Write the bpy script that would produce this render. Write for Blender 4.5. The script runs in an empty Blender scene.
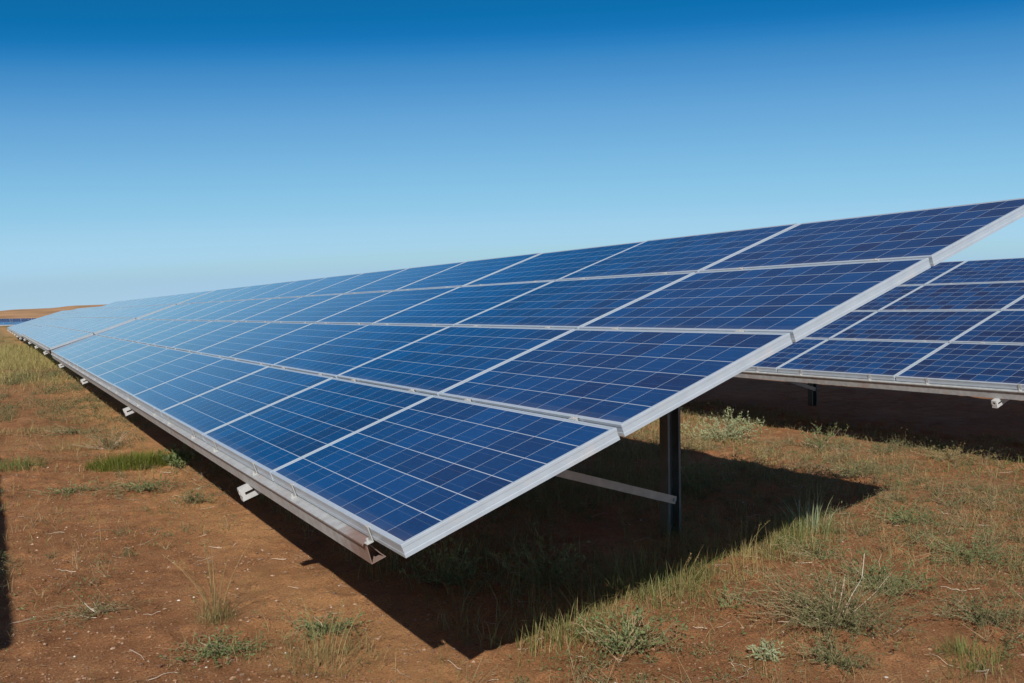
import bpy, math, random
import numpy as np
from mathutils import Vector, Matrix

random.seed(11)
rng = np.random.default_rng(11)
scene = bpy.context.scene
COL = scene.collection
R = math.radians

# ------------------------------------------------------------------ camera
cam_data = bpy.data.cameras.new("camera")
cam_data.sensor_fit = 'HORIZONTAL'
cam_data.sensor_width = 36.0
cam_data.lens = 931.7 / 1024 * 36.0
cam_data.clip_start = 0.05
cam_data.clip_end = 9000
cam = bpy.data.objects.new("camera", cam_data)
COL.objects.link(cam)
c_r = Vector((0.87164417, -0.48988779, -0.01569714))
c_u = Vector((0.03131337, 0.02369744, 0.99922865))
c_f = Vector((0.48913793, 0.87146336, -0.03599577))
rot = Matrix((c_r, c_u, -c_f)).transposed()
cam.matrix_world = Matrix.Translation((-1.1699, -2.8593, 1.5940)) @ rot.to_4x4()
scene.camera = cam

# ------------------------------------------------------------------ sky, sun, exposure
SUN_EL, SUN_AZ = R(34.67), R(217.16)          # azimuth from +Y towards +X, where the sun stands
world = bpy.data.worlds.new("World")
scene.world = world
world.use_nodes = True
nt = world.node_tree
nt.nodes.clear()
sky = nt.nodes.new("ShaderNodeTexSky")
sky.sky_type = 'NISHITA'
sky.sun_disc = False
sky.sun_elevation = SUN_EL
sky.sun_rotation = SUN_AZ
sky.altitude = 0
sky.air_density = 0.4
sky.dust_density = 0.0
sky.ozone_density = 6.0
SKY_K = 0.09
def vscale(src, k):
    q = nt.nodes.new("ShaderNodeVectorMath"); q.operation = 'MULTIPLY'; q.inputs[1].default_value = k
    nt.links.new(src, q.inputs[0]); return q.outputs[0]
grade = nt.nodes.new("ShaderNodeRGBCurve")     # clear inland sky, deep blue to pale; zenith lifted to add warm shadow fill
for ch, pts in enumerate((((0, .09), (.040, .055), (.057, .004), (.069, .045), (.079, .09), (.091, .138), (.15, .275), (.225, .38), (.35, .38), (1, .7)),
                          ((0, .06), (.12, .152), (.148, .25), (.167, .315), (.192, .385), (.31, .57), (.442, .64), (.6, .585), (1, .8)),
                          ((0, 0), (.291, .41), (.353, .57), (.445, .69), (.658, .80), (.83, .82), (.91, .74), (1, .80)))):
    c = grade.mapping.curves[ch]
    while len(c.points) > 2: c.points.remove(c.points[1])
    c.points[0].location = pts[0]; c.points[-1].location = pts[-1]
    for p in pts[1:-1]: c.points.new(*p)
grade.mapping.extend = 'EXTRAPOLATED'
grade.mapping.update()
bg = nt.nodes.new("ShaderNodeBackground")
bg.inputs['Strength'].default_value = SKY_K
wo = nt.nodes.new("ShaderNodeOutputWorld")
nt.links.new(vscale(sky.outputs[0], (SKY_K,) * 3), grade.inputs['Color'])
nt.links.new(vscale(grade.outputs[0], (1 / SKY_K,) * 3), bg.inputs['Color'])
nt.links.new(bg.outputs[0], wo.inputs[0])

sd = bpy.data.lights.new("sun", 'SUN')
sd.energy = 5.0
sd.angle = R(0.53)
sd.color = (1.0, 0.955, 0.88)
sun = bpy.data.objects.new("sun", sd)
COL.objects.link(sun)
s_dir = Vector((math.cos(SUN_EL) * math.sin(SUN_AZ), math.cos(SUN_EL) * math.cos(SUN_AZ), math.sin(SUN_EL)))
sun.rotation_euler = (-s_dir).to_track_quat('-Z', 'Y').to_euler()
sun.location = s_dir * 60

vs = scene.view_settings
vs.view_transform = 'Standard'
vs.look = 'None'
vs.exposure = 0.0
vs.gamma = 1.0
vs.use_curve_mapping = False

# ------------------------------------------------------------------ helpers
def tag(o, label=None, cat=None, group=None, kind=None):
    if label: o['label'] = label
    if cat: o['category'] = cat
    if group: o['group'] = group
    if kind: o['kind'] = kind
    return o

def link(o, parent=None):
    COL.objects.link(o)
    if parent: o.parent = parent
    return o

def empty(name, loc, rz=0.0):
    o = bpy.data.objects.new(name, None)
    o.empty_display_size = 0.2
    o.location = loc
    o.rotation_euler = (0, 0, rz)
    return link(o)

def mesh_np(name, V, F, mats, smooth=False, uv=None, midx=None):
    """V (n,3), F (m,k) index array of one polygon size"""
    me = bpy.data.meshes.new(name)
    V = np.asarray(V, np.float32); F = np.asarray(F, np.int32)
    k = F.shape[1]
    me.vertices.add(len(V)); me.vertices.foreach_set('co', V.ravel())
    me.loops.add(F.size); me.loops.foreach_set('vertex_index', F.ravel())
    me.polygons.add(len(F))
    me.polygons.foreach_set('loop_start', np.arange(0, F.size, k, dtype=np.int32))
    me.polygons.foreach_set('use_smooth', np.full(len(F), smooth, bool))
    if midx is not None: me.polygons.foreach_set('material_index', np.asarray(midx, np.int32))
    if uv is not None:
        l = me.uv_layers.new(name='UVMap'); l.data.foreach_set('uv', np.asarray(uv, np.float32).ravel())
    for m in (mats if isinstance(mats, (list, tuple)) else [mats]): me.materials.append(m)
    me.update(calc_edges=True); me.validate()
    return me

class MB:
    """collects shapes of one mesh"""
    def __init__(self): self.v = []; self.f = []
    def box(self, x0, x1, y0, y1, z0, z1):
        b = len(self.v)
        self.v += [(x0, y0, z0), (x1, y0, z0), (x1, y1, z0), (x0, y1, z0), (x0, y0, z1), (x1, y0, z1), (x1, y1, z1), (x0, y1, z1)]
        self.f += [tuple(b + i for i in q) for q in ((0, 3, 2, 1), (4, 5, 6, 7), (0, 1, 5, 4), (1, 2, 6, 5), (2, 3, 7, 6), (3, 0, 4, 7))]
        return self
    def extrude(self, prof, p0, p1, ax, ay):
        """closed profile [(a,b)] swept from p0 to p1; ax, ay the profile's axes"""
        p0, p1, ax, ay = Vector(p0), Vector(p1), Vector(ax), Vector(ay)
        b = len(self.v); n = len(prof)
        for p in (p0, p1):
            for a, c in prof: self.v.append(tuple(p + ax * a + ay * c))
        for i in range(n):
            j = (i + 1) % n
            self.f.append((b + i, b + j, b + n + j, b + n + i))
        self.f.append(tuple(b + i for i in reversed(range(n))))
        self.f.append(tuple(b + n + i for i in range(n)))
        return self
    def cyl(self, p0, p1, r, n=10):
        p0, p1 = Vector(p0), Vector(p1)
        d = (p1 - p0).normalized()
        a = d.orthogonal().normalized(); c = d.cross(a)
        return self.extrude([(r * math.cos(2 * math.pi * i / n), r * math.sin(2 * math.pi * i / n)) for i in range(n)], p0, p1, a, c)
    def mesh(self, name, mat):
        me = bpy.data.meshes.new(name)
        me.from_pydata(self.v, [], self.f)
        import bmesh
        bm = bmesh.new(); bm.from_mesh(me); bmesh.ops.recalc_face_normals(bm, faces=bm.faces); bm.to_mesh(me); bm.free()
        me.materials.append(mat); me.update()
        return me
    def build(self, name, mat, parent=None, loc=(0, 0, 0), rot=(0, 0, 0)):
        o = bpy.data.objects.new(name, self.mesh(name, mat))
        o.location = loc; o.rotation_euler = rot
        return link(o, parent)

def vnoise(x, y, seed=0):
    """2-D value noise 0..1"""
    xi = np.floor(x).astype(np.int64); yi = np.floor(y).astype(np.int64)
    xf = x - xi; yf = y - yi
    xf = xf * xf * (3 - 2 * xf); yf = yf * yf * (3 - 2 * yf)
    def h(a, b):
        n = (a * 374761393 + b * 668265263 + seed * 1442695041) & 0xffffffff
        n = ((n ^ (n >> 13)) * 1274126177) & 0xffffffff
        n = n ^ (n >> 16)
        return (n & 0xffff) / 65535.0
    a, b, c, d = h(xi, yi), h(xi + 1, yi), h(xi, yi + 1), h(xi + 1, yi + 1)
    return (a * (1 - xf) + b * xf) * (1 - yf) + (c * (1 - xf) + d * xf) * yf

def fbm(x, y, seed=0, oct=4):
    s = 0; a = .5; t = 0
    for i in range(oct):
        s = s + a * vnoise(x * 2 ** i + 17.3 * i, y * 2 ** i - 9.1 * i, seed + i); t += a; a *= .5
    return s / t

# ------------------------------------------------------------------ materials
def mat_new(name):
    m = bpy.data.materials.new(name); m.use_nodes = True
    n = m.node_tree.nodes; b = n['Principled BSDF']
    return m, m.node_tree, n, b

def mat_simple(name, col, rough=.5, metal=0.0, var=.12, scale=9.0, bump=0.0, spec=None, stain=None):
    m, t, n, b = mat_new(name)
    tc = n.new('ShaderNodeTexCoord')
    no = n.new('ShaderNodeTexNoise'); no.inputs['Scale'].default_value = scale; no.inputs['Detail'].default_value = 6
    t.links.new(tc.outputs['Object'], no.inputs['Vector'])
    rp = n.new('ShaderNodeValToRGB')
    rp.color_ramp.elements[0].position = .3; rp.color_ramp.elements[1].position = .7
    rp.color_ramp.elements[0].color = tuple(c * (1 - var) for c in col) + (1,)
    rp.color_ramp.elements[1].color = tuple(min(1, c * (1 + var)) for c in col) + (1,)
    t.links.new(no.outputs['Fac'], rp.inputs[0])
    out = rp.outputs[0]
    if stain:
        n2 = n.new('ShaderNodeTexNoise'); n2.inputs['Scale'].default_value = stain[1]; n2.inputs['Detail'].default_value = 8
        t.links.new(tc.outputs['Object'], n2.inputs['Vector'])
        r2 = n.new('ShaderNodeValToRGB'); r2.color_ramp.elements[0].position = stain[2]; r2.color_ramp.elements[1].position = stain[2] + .2
        r2.color_ramp.elements[1].color = (stain[3],) * 3 + (1,)
        t.links.new(n2.outputs['Fac'], r2.inputs[0])
        mx = n.new('ShaderNodeMix'); mx.data_type = 'RGBA'
        t.links.new(r2.outputs[0], mx.inputs[0]); t.links.new(out, mx.inputs[6]); mx.inputs[7].default_value = stain[0] + (1,)
        out = mx.outputs[2]
    t.links.new(out, b.inputs['Base Color'])
    b.inputs['Roughness'].default_value = rough
    b.inputs['Metallic'].default_value = metal
    if spec is not None: b.inputs['Specular IOR Level'].default_value = spec
    if bump:
        bp = n.new('ShaderNodeBump'); bp.inputs['Strength'].default_value = bump; bp.inputs['Distance'].default_value = .002
        t.links.new(no.outputs['Fac'], bp.inputs['Height']); t.links.new(bp.outputs[0], b.inputs['Normal'])
    return m

SOILTINT = (.36, .19, .11)
M_alu = mat_simple('anodised_aluminium', (.44, .50, .56), .28, .15, .06, 14, stain=((.55, .50, .44), 7, .55, .35))
M_galv = mat_simple('galvanised_steel', (.40, .42, .43), .5, .35, .14, 22, bump=.1, stain=(SOILTINT, 5, .56, .45))
M_galvw = mat_simple('bright_galvanised_steel', (.50, .50, .49), .55, .1, .10, 18, bump=.1, stain=(SOILTINT, 9, .6, .35))
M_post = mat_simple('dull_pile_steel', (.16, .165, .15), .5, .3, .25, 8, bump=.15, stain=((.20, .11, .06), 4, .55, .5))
M_clamp = mat_simple('clamp_aluminium', (.40, .40, .39), .6, 0, .1, 30)
M_bounce = mat_simple('bounce_tinted_steel', (.66, .49, .36), .75, 0, .14, 12)  # brace steel, warm light bounced off the soil put into its colour
M_dark = mat_simple('black_rubber', (.03, .03, .03), .6)
M_wire = mat_simple('grey_cable', (.30, .30, .31), .6)

M_rail = mat_simple('rail_steel', (.47, .48, .48), .5, .35, .14, 22, bump=.1, stain=(SOILTINT, 5, .56, .45))
def rust_ends(m, y0, y1):
    # rust that has crept in from the cut end of the rail
    t = m.node_tree; n = t.nodes; b = n['Principled BSDF']
    src = b.inputs['Base Color'].links[0].from_socket
    tc = n.new('ShaderNodeTexCoord'); sp = n.new('ShaderNodeSeparateXYZ'); t.links.new(tc.outputs['Object'], sp.inputs[0])
    mr = n.new('ShaderNodeMapRange'); mr.inputs[1].default_value = y0; mr.inputs[2].default_value = y1; mr.inputs[3].default_value = 1; mr.inputs[4].default_value = 0
    t.links.new(sp.outputs[1], mr.inputs[0])
    no = n.new('ShaderNodeTexNoise'); no.inputs['Scale'].default_value = 14; no.inputs['Detail'].default_value = 8; t.links.new(tc.outputs['Object'], no.inputs['Vector'])
    ad = n.new('ShaderNodeMath'); ad.operation = 'ADD'; t.links.new(mr.outputs[0], ad.inputs[0]); t.links.new(no.outputs['Fac'], ad.inputs[1])
    rp = n.new('ShaderNodeValToRGB'); rp.color_ramp.elements[0].position = .62; rp.color_ramp.elements[1].position = 1.0
    rp.color_ramp.elements[1].color = (.75, .75, .75, 1)
    hf = n.new('ShaderNodeMath'); hf.operation = 'MULTIPLY'; hf.inputs[1].default_value = .8; t.links.new(ad.outputs[0], hf.inputs[0])
    t.links.new(hf.outputs[0], rp.inputs[0])
    mx = n.new('ShaderNodeMix'); mx.data_type = 'RGBA'; t.links.new(rp.outputs[0], mx.inputs[0]); t.links.new(src, mx.inputs[6]); mx.inputs[7].default_value = (.26, .13, .085, 1)
    t.links.new(mx.outputs[2], b.inputs['Base Color'])
rust_ends(M_rail, .38, .75)

def mat_cells():
    m, t, n, b = mat_new('polycrystalline_solar_cells')
    L = t.links.new
    def math_(op, a, c=None, clamp=False):
        q = n.new('ShaderNodeMath'); q.operation = op; q.use_clamp = clamp
        for i, x in enumerate((a, c)):
            if x is None: continue
            if isinstance(x, (int, float)): q.inputs[i].default_value = x
            else: L(x, q.inputs[i])
        return q.outputs[0]
    uv = n.new('ShaderNodeUVMap'); uv.uv_map = 'UVMap'
    sp = n.new('ShaderNodeSeparateXYZ'); L(uv.outputs[0], sp.inputs[0])
    U, V = sp.outputs[0], sp.outputs[1]
    def line(x, half):                   # 1 within half of an integer
        f = math_('FRACT', math_('ADD', x, .5))
        return math_('LESS_THAN', math_('ABSOLUTE', math_('SUBTRACT', f, .5)), half)
    lu = line(U, .0080); lv = line(V, .0150)
    outU = math_('GREATER_THAN', math_('ABSOLUTE', math_('SUBTRACT', U, 5.0)), 4.992)
    outV = math_('GREATER_THAN', math_('ABSOLUTE', math_('SUBTRACT', V, 3.0)), 2.99)
    white = math_('MAXIMUM', math_('MAXIMUM', lu, lv), math_('MAXIMUM', outU, outV))
    bus = line(math_('SUBTRACT', math_('MULTIPLY', V, 2.0), .5), .011)
    # one blue per cell, one per module
    fl = n.new('ShaderNodeVectorMath'); fl.operation = 'FLOOR'; L(uv.outputs[0], fl.inputs[0])
    oi = n.new('ShaderNodeObjectInfo')
    ad = n.new('ShaderNodeVectorMath'); ad.operation = 'ADD'; L(fl.outputs[0], ad.inputs[0])
    cm = n.new('ShaderNodeCombineXYZ'); L(math_('MULTIPLY', oi.outputs['Random'], 517.3), cm.inputs[2]); L(cm.outputs[0], ad.inputs[1])
    wn = n.new('ShaderNodeTexWhiteNoise'); wn.noise_dimensions = '3D'; L(ad.outputs[0], wn.inputs['Vector'])
    # crystal grains
    vo = n.new('ShaderNodeTexVoronoi'); vo.voronoi_dimensions = '3D'; vo.inputs['Scale'].default_value = 9
    ad2 = n.new('ShaderNodeVectorMath'); ad2.operation = 'ADD'; L(uv.outputs[0], ad2.inputs[0]); L(cm.outputs[0], ad2.inputs[1])
    L(ad2.outputs[0], vo.inputs['Vector'])
    gs = n.new('ShaderNodeSeparateColor'); L(vo.outputs['Color'], gs.inputs[0])
    val = math_('ADD', math_('MULTIPLY', wn.outputs[0], .62), math_('ADD', math_('MULTIPLY', gs.outputs[0], .22), math_('MULTIPLY', oi.outputs['Random'], .22)))
    rp = n.new('ShaderNodeValToRGB'); e = rp.color_ramp.elements
    e[0].position = .05; e[0].color = (.0065, .017, .066, 1)
    e[1].position = 1.0; e[1].color = (.002, .056, .190, 1)
    k = e.new(.45); k.color = (.003, .035, .122, 1)
    L(val, rp.inputs[0])
    m1 = n.new('ShaderNodeMix'); m1.data_type = 'RGBA'
    L(math_('MULTIPLY', bus, .16), m1.inputs[0]); L(rp.outputs[0], m1.inputs[6]); m1.inputs[7].default_value = (.35, .42, .5, 1)
    m2 = n.new('ShaderNodeMix'); m2.data_type = 'RGBA'
    L(white, m2.inputs[0]); L(m1.outputs[2], m2.inputs[6]); m2.inputs[7].default_value = (.40, .46, .54, 1)
    # thin film of dust
    tc = n.new('ShaderNodeTexCoord')
    no = n.new('ShaderNodeTexNoise'); no.inputs['Scale'].default_value = 3.5; no.inputs['Detail'].default_value = 7
    ad3 = n.new('ShaderNodeVectorMath'); ad3.operation = 'ADD'; L(tc.outputs['Object'], ad3.inputs[0]); L(cm.outputs[0], ad3.inputs[1])
    L(ad3.outputs[0], no.inputs['Vector'])
    vd = n.new('ShaderNodeTexVoronoi'); vd.inputs['Scale'].default_value = 1.6; L(ad3.outputs[0], vd.inputs['Vector'])
    vc = n.new('ShaderNodeSeparateColor'); L(vd.outputs['Color'], vc.inputs[0])
    spot = math_('MULTIPLY', math_('LESS_THAN', math_('ADD', vd.outputs['Distance'], math_('MULTIPLY', no.outputs['Fac'], .012)), .019), math_('GREATER_THAN', vc.outputs[0], .55))
    edge = n.new('ShaderNodeMapRange'); edge.inputs[1].default_value = 0; edge.inputs[2].default_value = .38; edge.inputs[3].default_value = .16; edge.inputs[4].default_value = 0
    L(V, edge.inputs[0])
    grime = math_('ADD', math_('MULTIPLY', no.outputs['Fac'], .010), math_('MULTIPLY', edge.outputs[0], no.outputs['Fac']))
    m3 = n.new('ShaderNodeMix'); m3.data_type = 'RGBA'
    L(math_('MAXIMUM', grime, math_('MULTIPLY', spot, .75), True), m3.inputs[0]); L(m2.outputs[2], m3.inputs[6]); m3.inputs[7].default_value = (.45, .36, .28, 1)
    L(m3.outputs[2], b.inputs['Base Color'])
    b.inputs['Roughness'].default_value = .5
    b.inputs['Specular IOR Level'].default_value = 0.0
    b.inputs['Coat Weight'].default_value = 1.0
    b.inputs['Coat IOR'].default_value = 1.36
    b.inputs['Sheen Weight'].default_value = .035; b.inputs['Sheen Roughness'].default_value = .35; b.inputs['Sheen Tint'].default_value = (.9, .86, .82, 1)   # film of fine dust
    L(math_('ADD', .05, math_('MULTIPLY', no.outputs['Fac'], .10)), b.inputs['Coat Roughness'])
    return m
M_cells = mat_cells()

def mat_island(name, cols, rough=.7, trans=.25):
    """leaf or blade colour varied from blade to blade"""
    m, t, n, b = mat_new(name)
    g = n.new('ShaderNodeNewGeometry')
    rp = n.new('ShaderNodeValToRGB'); e = rp.color_ramp.elements
    e[0].position = 0; e[0].color = cols[0] + (1,)
    e[1].position = 1; e[1].color = cols[-1] + (1,)
    for i, c in enumerate(cols[1:-1]):
        q = e.new((i + 1) / (len(cols) - 1)); q.color = c + (1,)
    t.links.new(g.outputs['Random Per Island'], rp.inputs[0])
    t.links.new(rp.outputs[0], b.inputs['Base Color'])
    b.inputs['Roughness'].default_value = rough
    b.inputs['Specular IOR Level'].default_value = .25
    tr = n.new('ShaderNodeBsdfTranslucent'); t.links.new(rp.outputs[0], tr.inputs['Color'])
    mx = n.new('ShaderNodeMixShader'); mx.inputs[0].default_value = trans
    t.links.new(b.outputs[0], mx.inputs[1]); t.links.new(tr.outputs[0], mx.inputs[2])
    t.links.new(mx.outputs[0], n['Material Output'].inputs[0])
    return m
M_straw = mat_island('straw_grass', [(.34, .25, .11), (.42, .31, .15), (.27, .19, .08), (.30, .27, .10)])
M_lane2 = mat_island('olive_straw_grass', [(.22, .18, .07), (.34, .27, .12), (.16, .15, .05), (.28, .24, .10)])
M_lane = mat_island('yellow_green_grass', [(.36, .30, .10), (.46, .37, .15), (.26, .25, .08), (.40, .30, .14)])
M_grassg = mat_island('green_grass', [(.10, .13, .035), (.17, .20, .055), (.24, .24, .08), (.08, .11, .03)])
M_bright = mat_island('bright_green_grass', [(.10, .13, .015), (.17, .20, .025), (.08, .10, .015), (.20, .18, .05)])
M_silver = mat_island('silver_saltbush_leaf', [(.30, .35, .20), (.38, .42, .26), (.24, .29, .14), (.42, .42, .22)])
M_leaf = mat_island('weed_leaf', [(.09, .13, .045), (.15, .20, .08), (.20, .24, .10), (.13, .14, .05)])
M_grey = mat_island('grey_green_leaf', [(.10, .12, .045), (.16, .175, .075), (.21, .19, .09), (.085, .10, .04)])
M_stem = mat_island('dry_stem', [(.24, .17, .09), (.34, .26, .15), (.18, .12, .06)], trans=0)
M_stem_dead = mat_island('bleached_twig', [(.50, .42, .33), (.38, .28, .19), (.60, .52, .44)], trans=0)
M_dkweed = mat_island('shade_weed_leaf', [(.12, .16, .05), (.20, .22, .08), (.30, .27, .12), (.15, .19, .06)])
M_peb = mat_island('pebble_stone', [(.22, .105, .05), (.30, .15, .075), (.40, .27, .18), (.15, .085, .055), (.26, .12, .06), (.20, .13, .09)], rough=.8, trans=0)
M_white = mat_island('white_quartz', [(.62, .56, .50), (.72, .68, .62)], rough=.6, trans=0)

def mat_soil():
    m, t, n, b = mat_new('red_brown_earth')
    L = t.links.new
    tc = n.new('ShaderNodeTexCoord')
    def noise(s, d=8, r=.6):
        q = n.new('ShaderNodeTexNoise'); q.inputs['Scale'].default_value = s; q.inputs['Detail'].default_value = d; q.inputs['Roughness'].default_value = r
        L(tc.outputs['Object'], q.inputs['Vector']); return q
    n1, n2, n3, n4 = noise(.7), noise(5.0), noise(85, 8, .75), noise(.16, 5)
    rp = n.new('ShaderNodeValToRGB'); e = rp.color_ramp.elements
    e[0].position = .32; e[0].color = (.235, .104, .044, 1)
    e[1].position = .70; e[1].color = (.52, .265, .125, 1)
    k = e.new(.5); k.color = (.36, .170, .077, 1)
    mixv = n.new('ShaderNodeMix'); mixv.data_type = 'FLOAT'; mixv.inputs[0].default_value = .5
    L(n1.outputs['Fac'], mixv.inputs[2]); L(n2.outputs['Fac'], mixv.inputs[3])
    L(mixv.outputs[0], rp.inputs[0])
    # grit: dark and pale specks of the soil
    r3 = n.new('ShaderNodeValToRGB'); r3.color_ramp.elements[0].position = .38; r3.color_ramp.elements[1].position = .62
    r3.color_ramp.elements[0].color = (.62, .60, .58, 1); r3.color_ramp.elements[1].color = (1.3, 1.28, 1.25, 1)
    L(n3.outputs['Fac'], r3.inputs[0])
    mu = n.new('ShaderNodeMix'); mu.data_type = 'RGBA'; mu.blend_type = 'MULTIPLY'; mu.inputs[0].default_value = 1.0
    L(rp.outputs[0], mu.inputs[6]); L(r3.outputs[0], mu.inputs[7])
    # litter of dry grass, growing over more of the ground further off
    geo = n.new('ShaderNodeNewGeometry'); sp = n.new('ShaderNodeSeparateXYZ'); L(geo.outputs['Position'], sp.inputs[0])
    mr = n.new('ShaderNodeMapRange'); mr.inputs[1].default_value = 13; mr.inputs[2].default_value = 38; mr.inputs[3].default_value = -.05; mr.inputs[4].default_value = .17
    L(sp.outputs[1], mr.inputs[0])
    ad = n.new('ShaderNodeMath'); ad.operation = 'ADD'; L(mr.outputs[0], ad.inputs[0])
    mv = n.new('ShaderNodeMix'); mv.data_type = 'FLOAT'; mv.inputs[0].default_value = .45
    L(n4.outputs['Fac'], mv.inputs[2]); L(n2.outputs['Fac'], mv.inputs[3]); L(mv.outputs[0], ad.inputs[1])
    r4 = n.new('ShaderNodeValToRGB'); r4.color_ramp.elements[0].position = .48; r4.color_ramp.elements[1].position = .66
    L(ad.outputs[0], r4.inputs[0])
    r5 = n.new('ShaderNodeValToRGB'); r5.color_ramp.elements[0].color = (.19, .15, .05, 1); r5.color_ramp.elements[1].color = (.34, .25, .11, 1)
    L(n2.outputs['Fac'], r5.inputs[0])
    mx = n.new('ShaderNodeMix'); mx.data_type = 'RGBA'
    s8 = n.new('ShaderNodeMath'); s8.operation = 'MULTIPLY'; s8.inputs[1].default_value = .8; L(r4.outputs[0], s8.inputs[0])
    L(s8.outputs[0], mx.inputs[0]); L(mu.outputs[2], mx.inputs[6]); L(r5.outputs[0], mx.inputs[7])
    # paler sandy wash where rain drips off the low edge of the tables
    wx = n.new('ShaderNodeMath'); wx.operation = 'SUBTRACT'; wx.inputs[1].default_value = .42; L(sp.outputs[0], wx.inputs[0])
    wa = n.new('ShaderNodeMath'); wa.operation = 'ABSOLUTE'; L(wx.outputs[0], wa.inputs[0])
    wm = n.new('ShaderNodeMapRange'); wm.interpolation_type = 'SMOOTHSTEP'; wm.inputs[1].default_value = .05; wm.inputs[2].default_value = .85; wm.inputs[3].default_value = 1.0; wm.inputs[4].default_value = 0; L(wa.outputs[0], wm.inputs[0])
    wn_ = n.new('ShaderNodeMapRange'); wn_.inputs[1].default_value = .36; wn_.inputs[2].default_value = .58; L(n1.outputs['Fac'], wn_.inputs[0])
    wf = n.new('ShaderNodeMath'); wf.operation = 'MULTIPLY'; L(wm.outputs[0], wf.inputs[0]); L(wn_.outputs[0], wf.inputs[1])
    w8 = n.new('ShaderNodeMath'); w8.operation = 'MULTIPLY'; w8.inputs[1].default_value = .75; L(wf.outputs[0], w8.inputs[0])
    ws = n.new('ShaderNodeMix'); ws.data_type = 'RGBA'; ws.blend_type = 'MULTIPLY'; ws.inputs[0].default_value = .7
    ws.inputs[6].default_value = (.56, .30, .13, 1); L(r3.outputs[0], ws.inputs[7])
    mw = n.new('ShaderNodeMix'); mw.data_type = 'RGBA'; L(w8.outputs[0], mw.inputs[0]); L(mx.outputs[2], mw.inputs[6]); L(ws.outputs[2], mw.inputs[7])
    L(mw.outputs[2], b.inputs['Base Color'])
    b.inputs['Roughness'].default_value = .95; b.inputs['Specular IOR Level'].default_value = .15
    bp = n.new('ShaderNodeBump'); bp.inputs['Strength'].default_value = 1.0; bp.inputs['Distance'].default_value = .02
    L(n3.outputs['Fac'], bp.inputs['Height'])
    bp2 = n.new('ShaderNodeBump'); bp2.inputs['Strength'].default_value = .7; bp2.inputs['Distance'].default_value = .05
    L(n2.outputs['Fac'], bp2.inputs['Height']); L(bp.outputs[0], bp2.inputs['Normal']); L(bp2.outputs[0], b.inputs['Normal'])
    return m
M_soil = mat_soil()
M_ridge = mat_simple('orange_scrub_ridge', (.40, .23, .12), .95, 0, .3, .03, stain=((.12, .11, .05), .05, .5, .6), spec=.1)

# ------------------------------------------------------------------ ground
def gh(x, y):
    """height of the ground"""
    x = np.asarray(x, float); y = np.asarray(y, float)
    h = (fbm(x * .55, y * .55, 3) - .5) * .05 + (fbm(x * 3.1, y * 3.1, 7) - .5) * .028
    h = h + np.maximum(0, fbm(x * 9, y * 9, 21, 3) - .52) * .085 + (fbm(x * 1.6, y * 1.6, 13, 2) - .5) * .02
    h = h + .10 * np.exp(-((x - 12.2) / .8) ** 2)  # low mound added to hide the sunlit ground behind the right table
    fade = 1 / (1 + (np.hypot(x - 2, y - 4) / 25) ** 4)
    return h * fade

def axis(d0, d1, step, lo, hi, grow=1.16):
    a = list(np.arange(d0, d1, step)); s = step; x = a[-1]
    while x < hi: s *= grow; x += s; a.append(x)
    s = step; x = a[0]; b = []
    while x > lo: s *= grow; x -= s; b.append(x)
    return np.array(b[::-1] + a)
gx = axis(-2.2, 8.6, .035, -4000, 6000); gy = axis(-1.4, 9.0, .035, -3000, 7000)
GX, GY = np.meshgrid(gx, gy)
GZ = gh(GX, GY)
nx, ny = len(gx), len(gy)
idx = np.arange(nx * ny).reshape(ny, nx)
gF = np.stack([idx[:-1, :-1], idx[:-1, 1:], idx[1:, 1:], idx[1:, :-1]], -1).reshape(-1, 4)
ground = link(bpy.data.objects.new('ground', mesh_np('ground', np.stack([GX, GY, GZ], -1).reshape(-1, 3), gF, M_soil, True)))
tag(ground, kind='structure')

# far ridge
ths = np.radians(np.linspace(-25, 75, 220)); rs = np.array([520, 560, 610, 670, 740, 830, 960])
prof = np.array([0, .35, .7, .95, 1.0, .8, .2])
TT, RR = np.meshgrid(ths, rs)
hh = 5.2 + 5.0 * np.clip((TT - R(0)) / R(7), -.2, 1) + (fbm(TT * 60, RR * .01, 5) - .5) * 1.6
ZZ = prof[:, None] * hh - .4
I = np.arange(ZZ.size).reshape(ZZ.shape)
rF = np.stack([I[:-1, :-1], I[:-1, 1:], I[1:, 1:], I[1:, :-1]], -1).reshape(-1, 4)
ridge = link(bpy.data.objects.new('ridge', mesh_np('ridge', np.stack([RR * np.sin(TT), RR * np.cos(TT), ZZ], -1).reshape(-1, 3), rF[:, ::-1], M_ridge, True)))
tag(ridge, kind='structure')

# ------------------------------------------------------------------ solar tables
TILT = R(20.2); PU = 1.66; PV = .96; NC = 12; NR = 4; HLOW = .8133
PW, PH, PD = 1.640, .938, .050            # module length, height up the slope, frame depth
DPUR = .143                                # underside of the purlins below the glass

def frame_mesh():
    prof = [(0, -.0015), (.0015, 0), (.012, 0), (.012, -.007), (.003, -.0075), (.003, -.048), (.028, -.048), (.028, -PD), (0, -PD), (0, -.036), (.0012, -.0345), (.0012, -.0135), (0, -.012)]
    V = []; F = []
    n = len(prof)
    for (o, z) in prof: V += [(o, o, z), (PH - o, o, z), (PH - o, PW - o, z), (o, PW - o, z)]
    for i in range(n):
        j = (i + 1) % n
        for k in range(4):
            l = (k + 1) % 4
            F.append((4 * i + k, 4 * i + l, 4 * j + l, 4 * j + k))
    import bmesh
    me = bpy.data.meshes.new('panel_frame'); me.from_pydata(V, [], F)
    bm = bmesh.new(); bm.from_mesh(me); bmesh.ops.recalc_face_normals(bm, faces=bm.faces); bm.to_mesh(me); bm.free()
    me.materials.append(M_alu)
    return me

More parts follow.
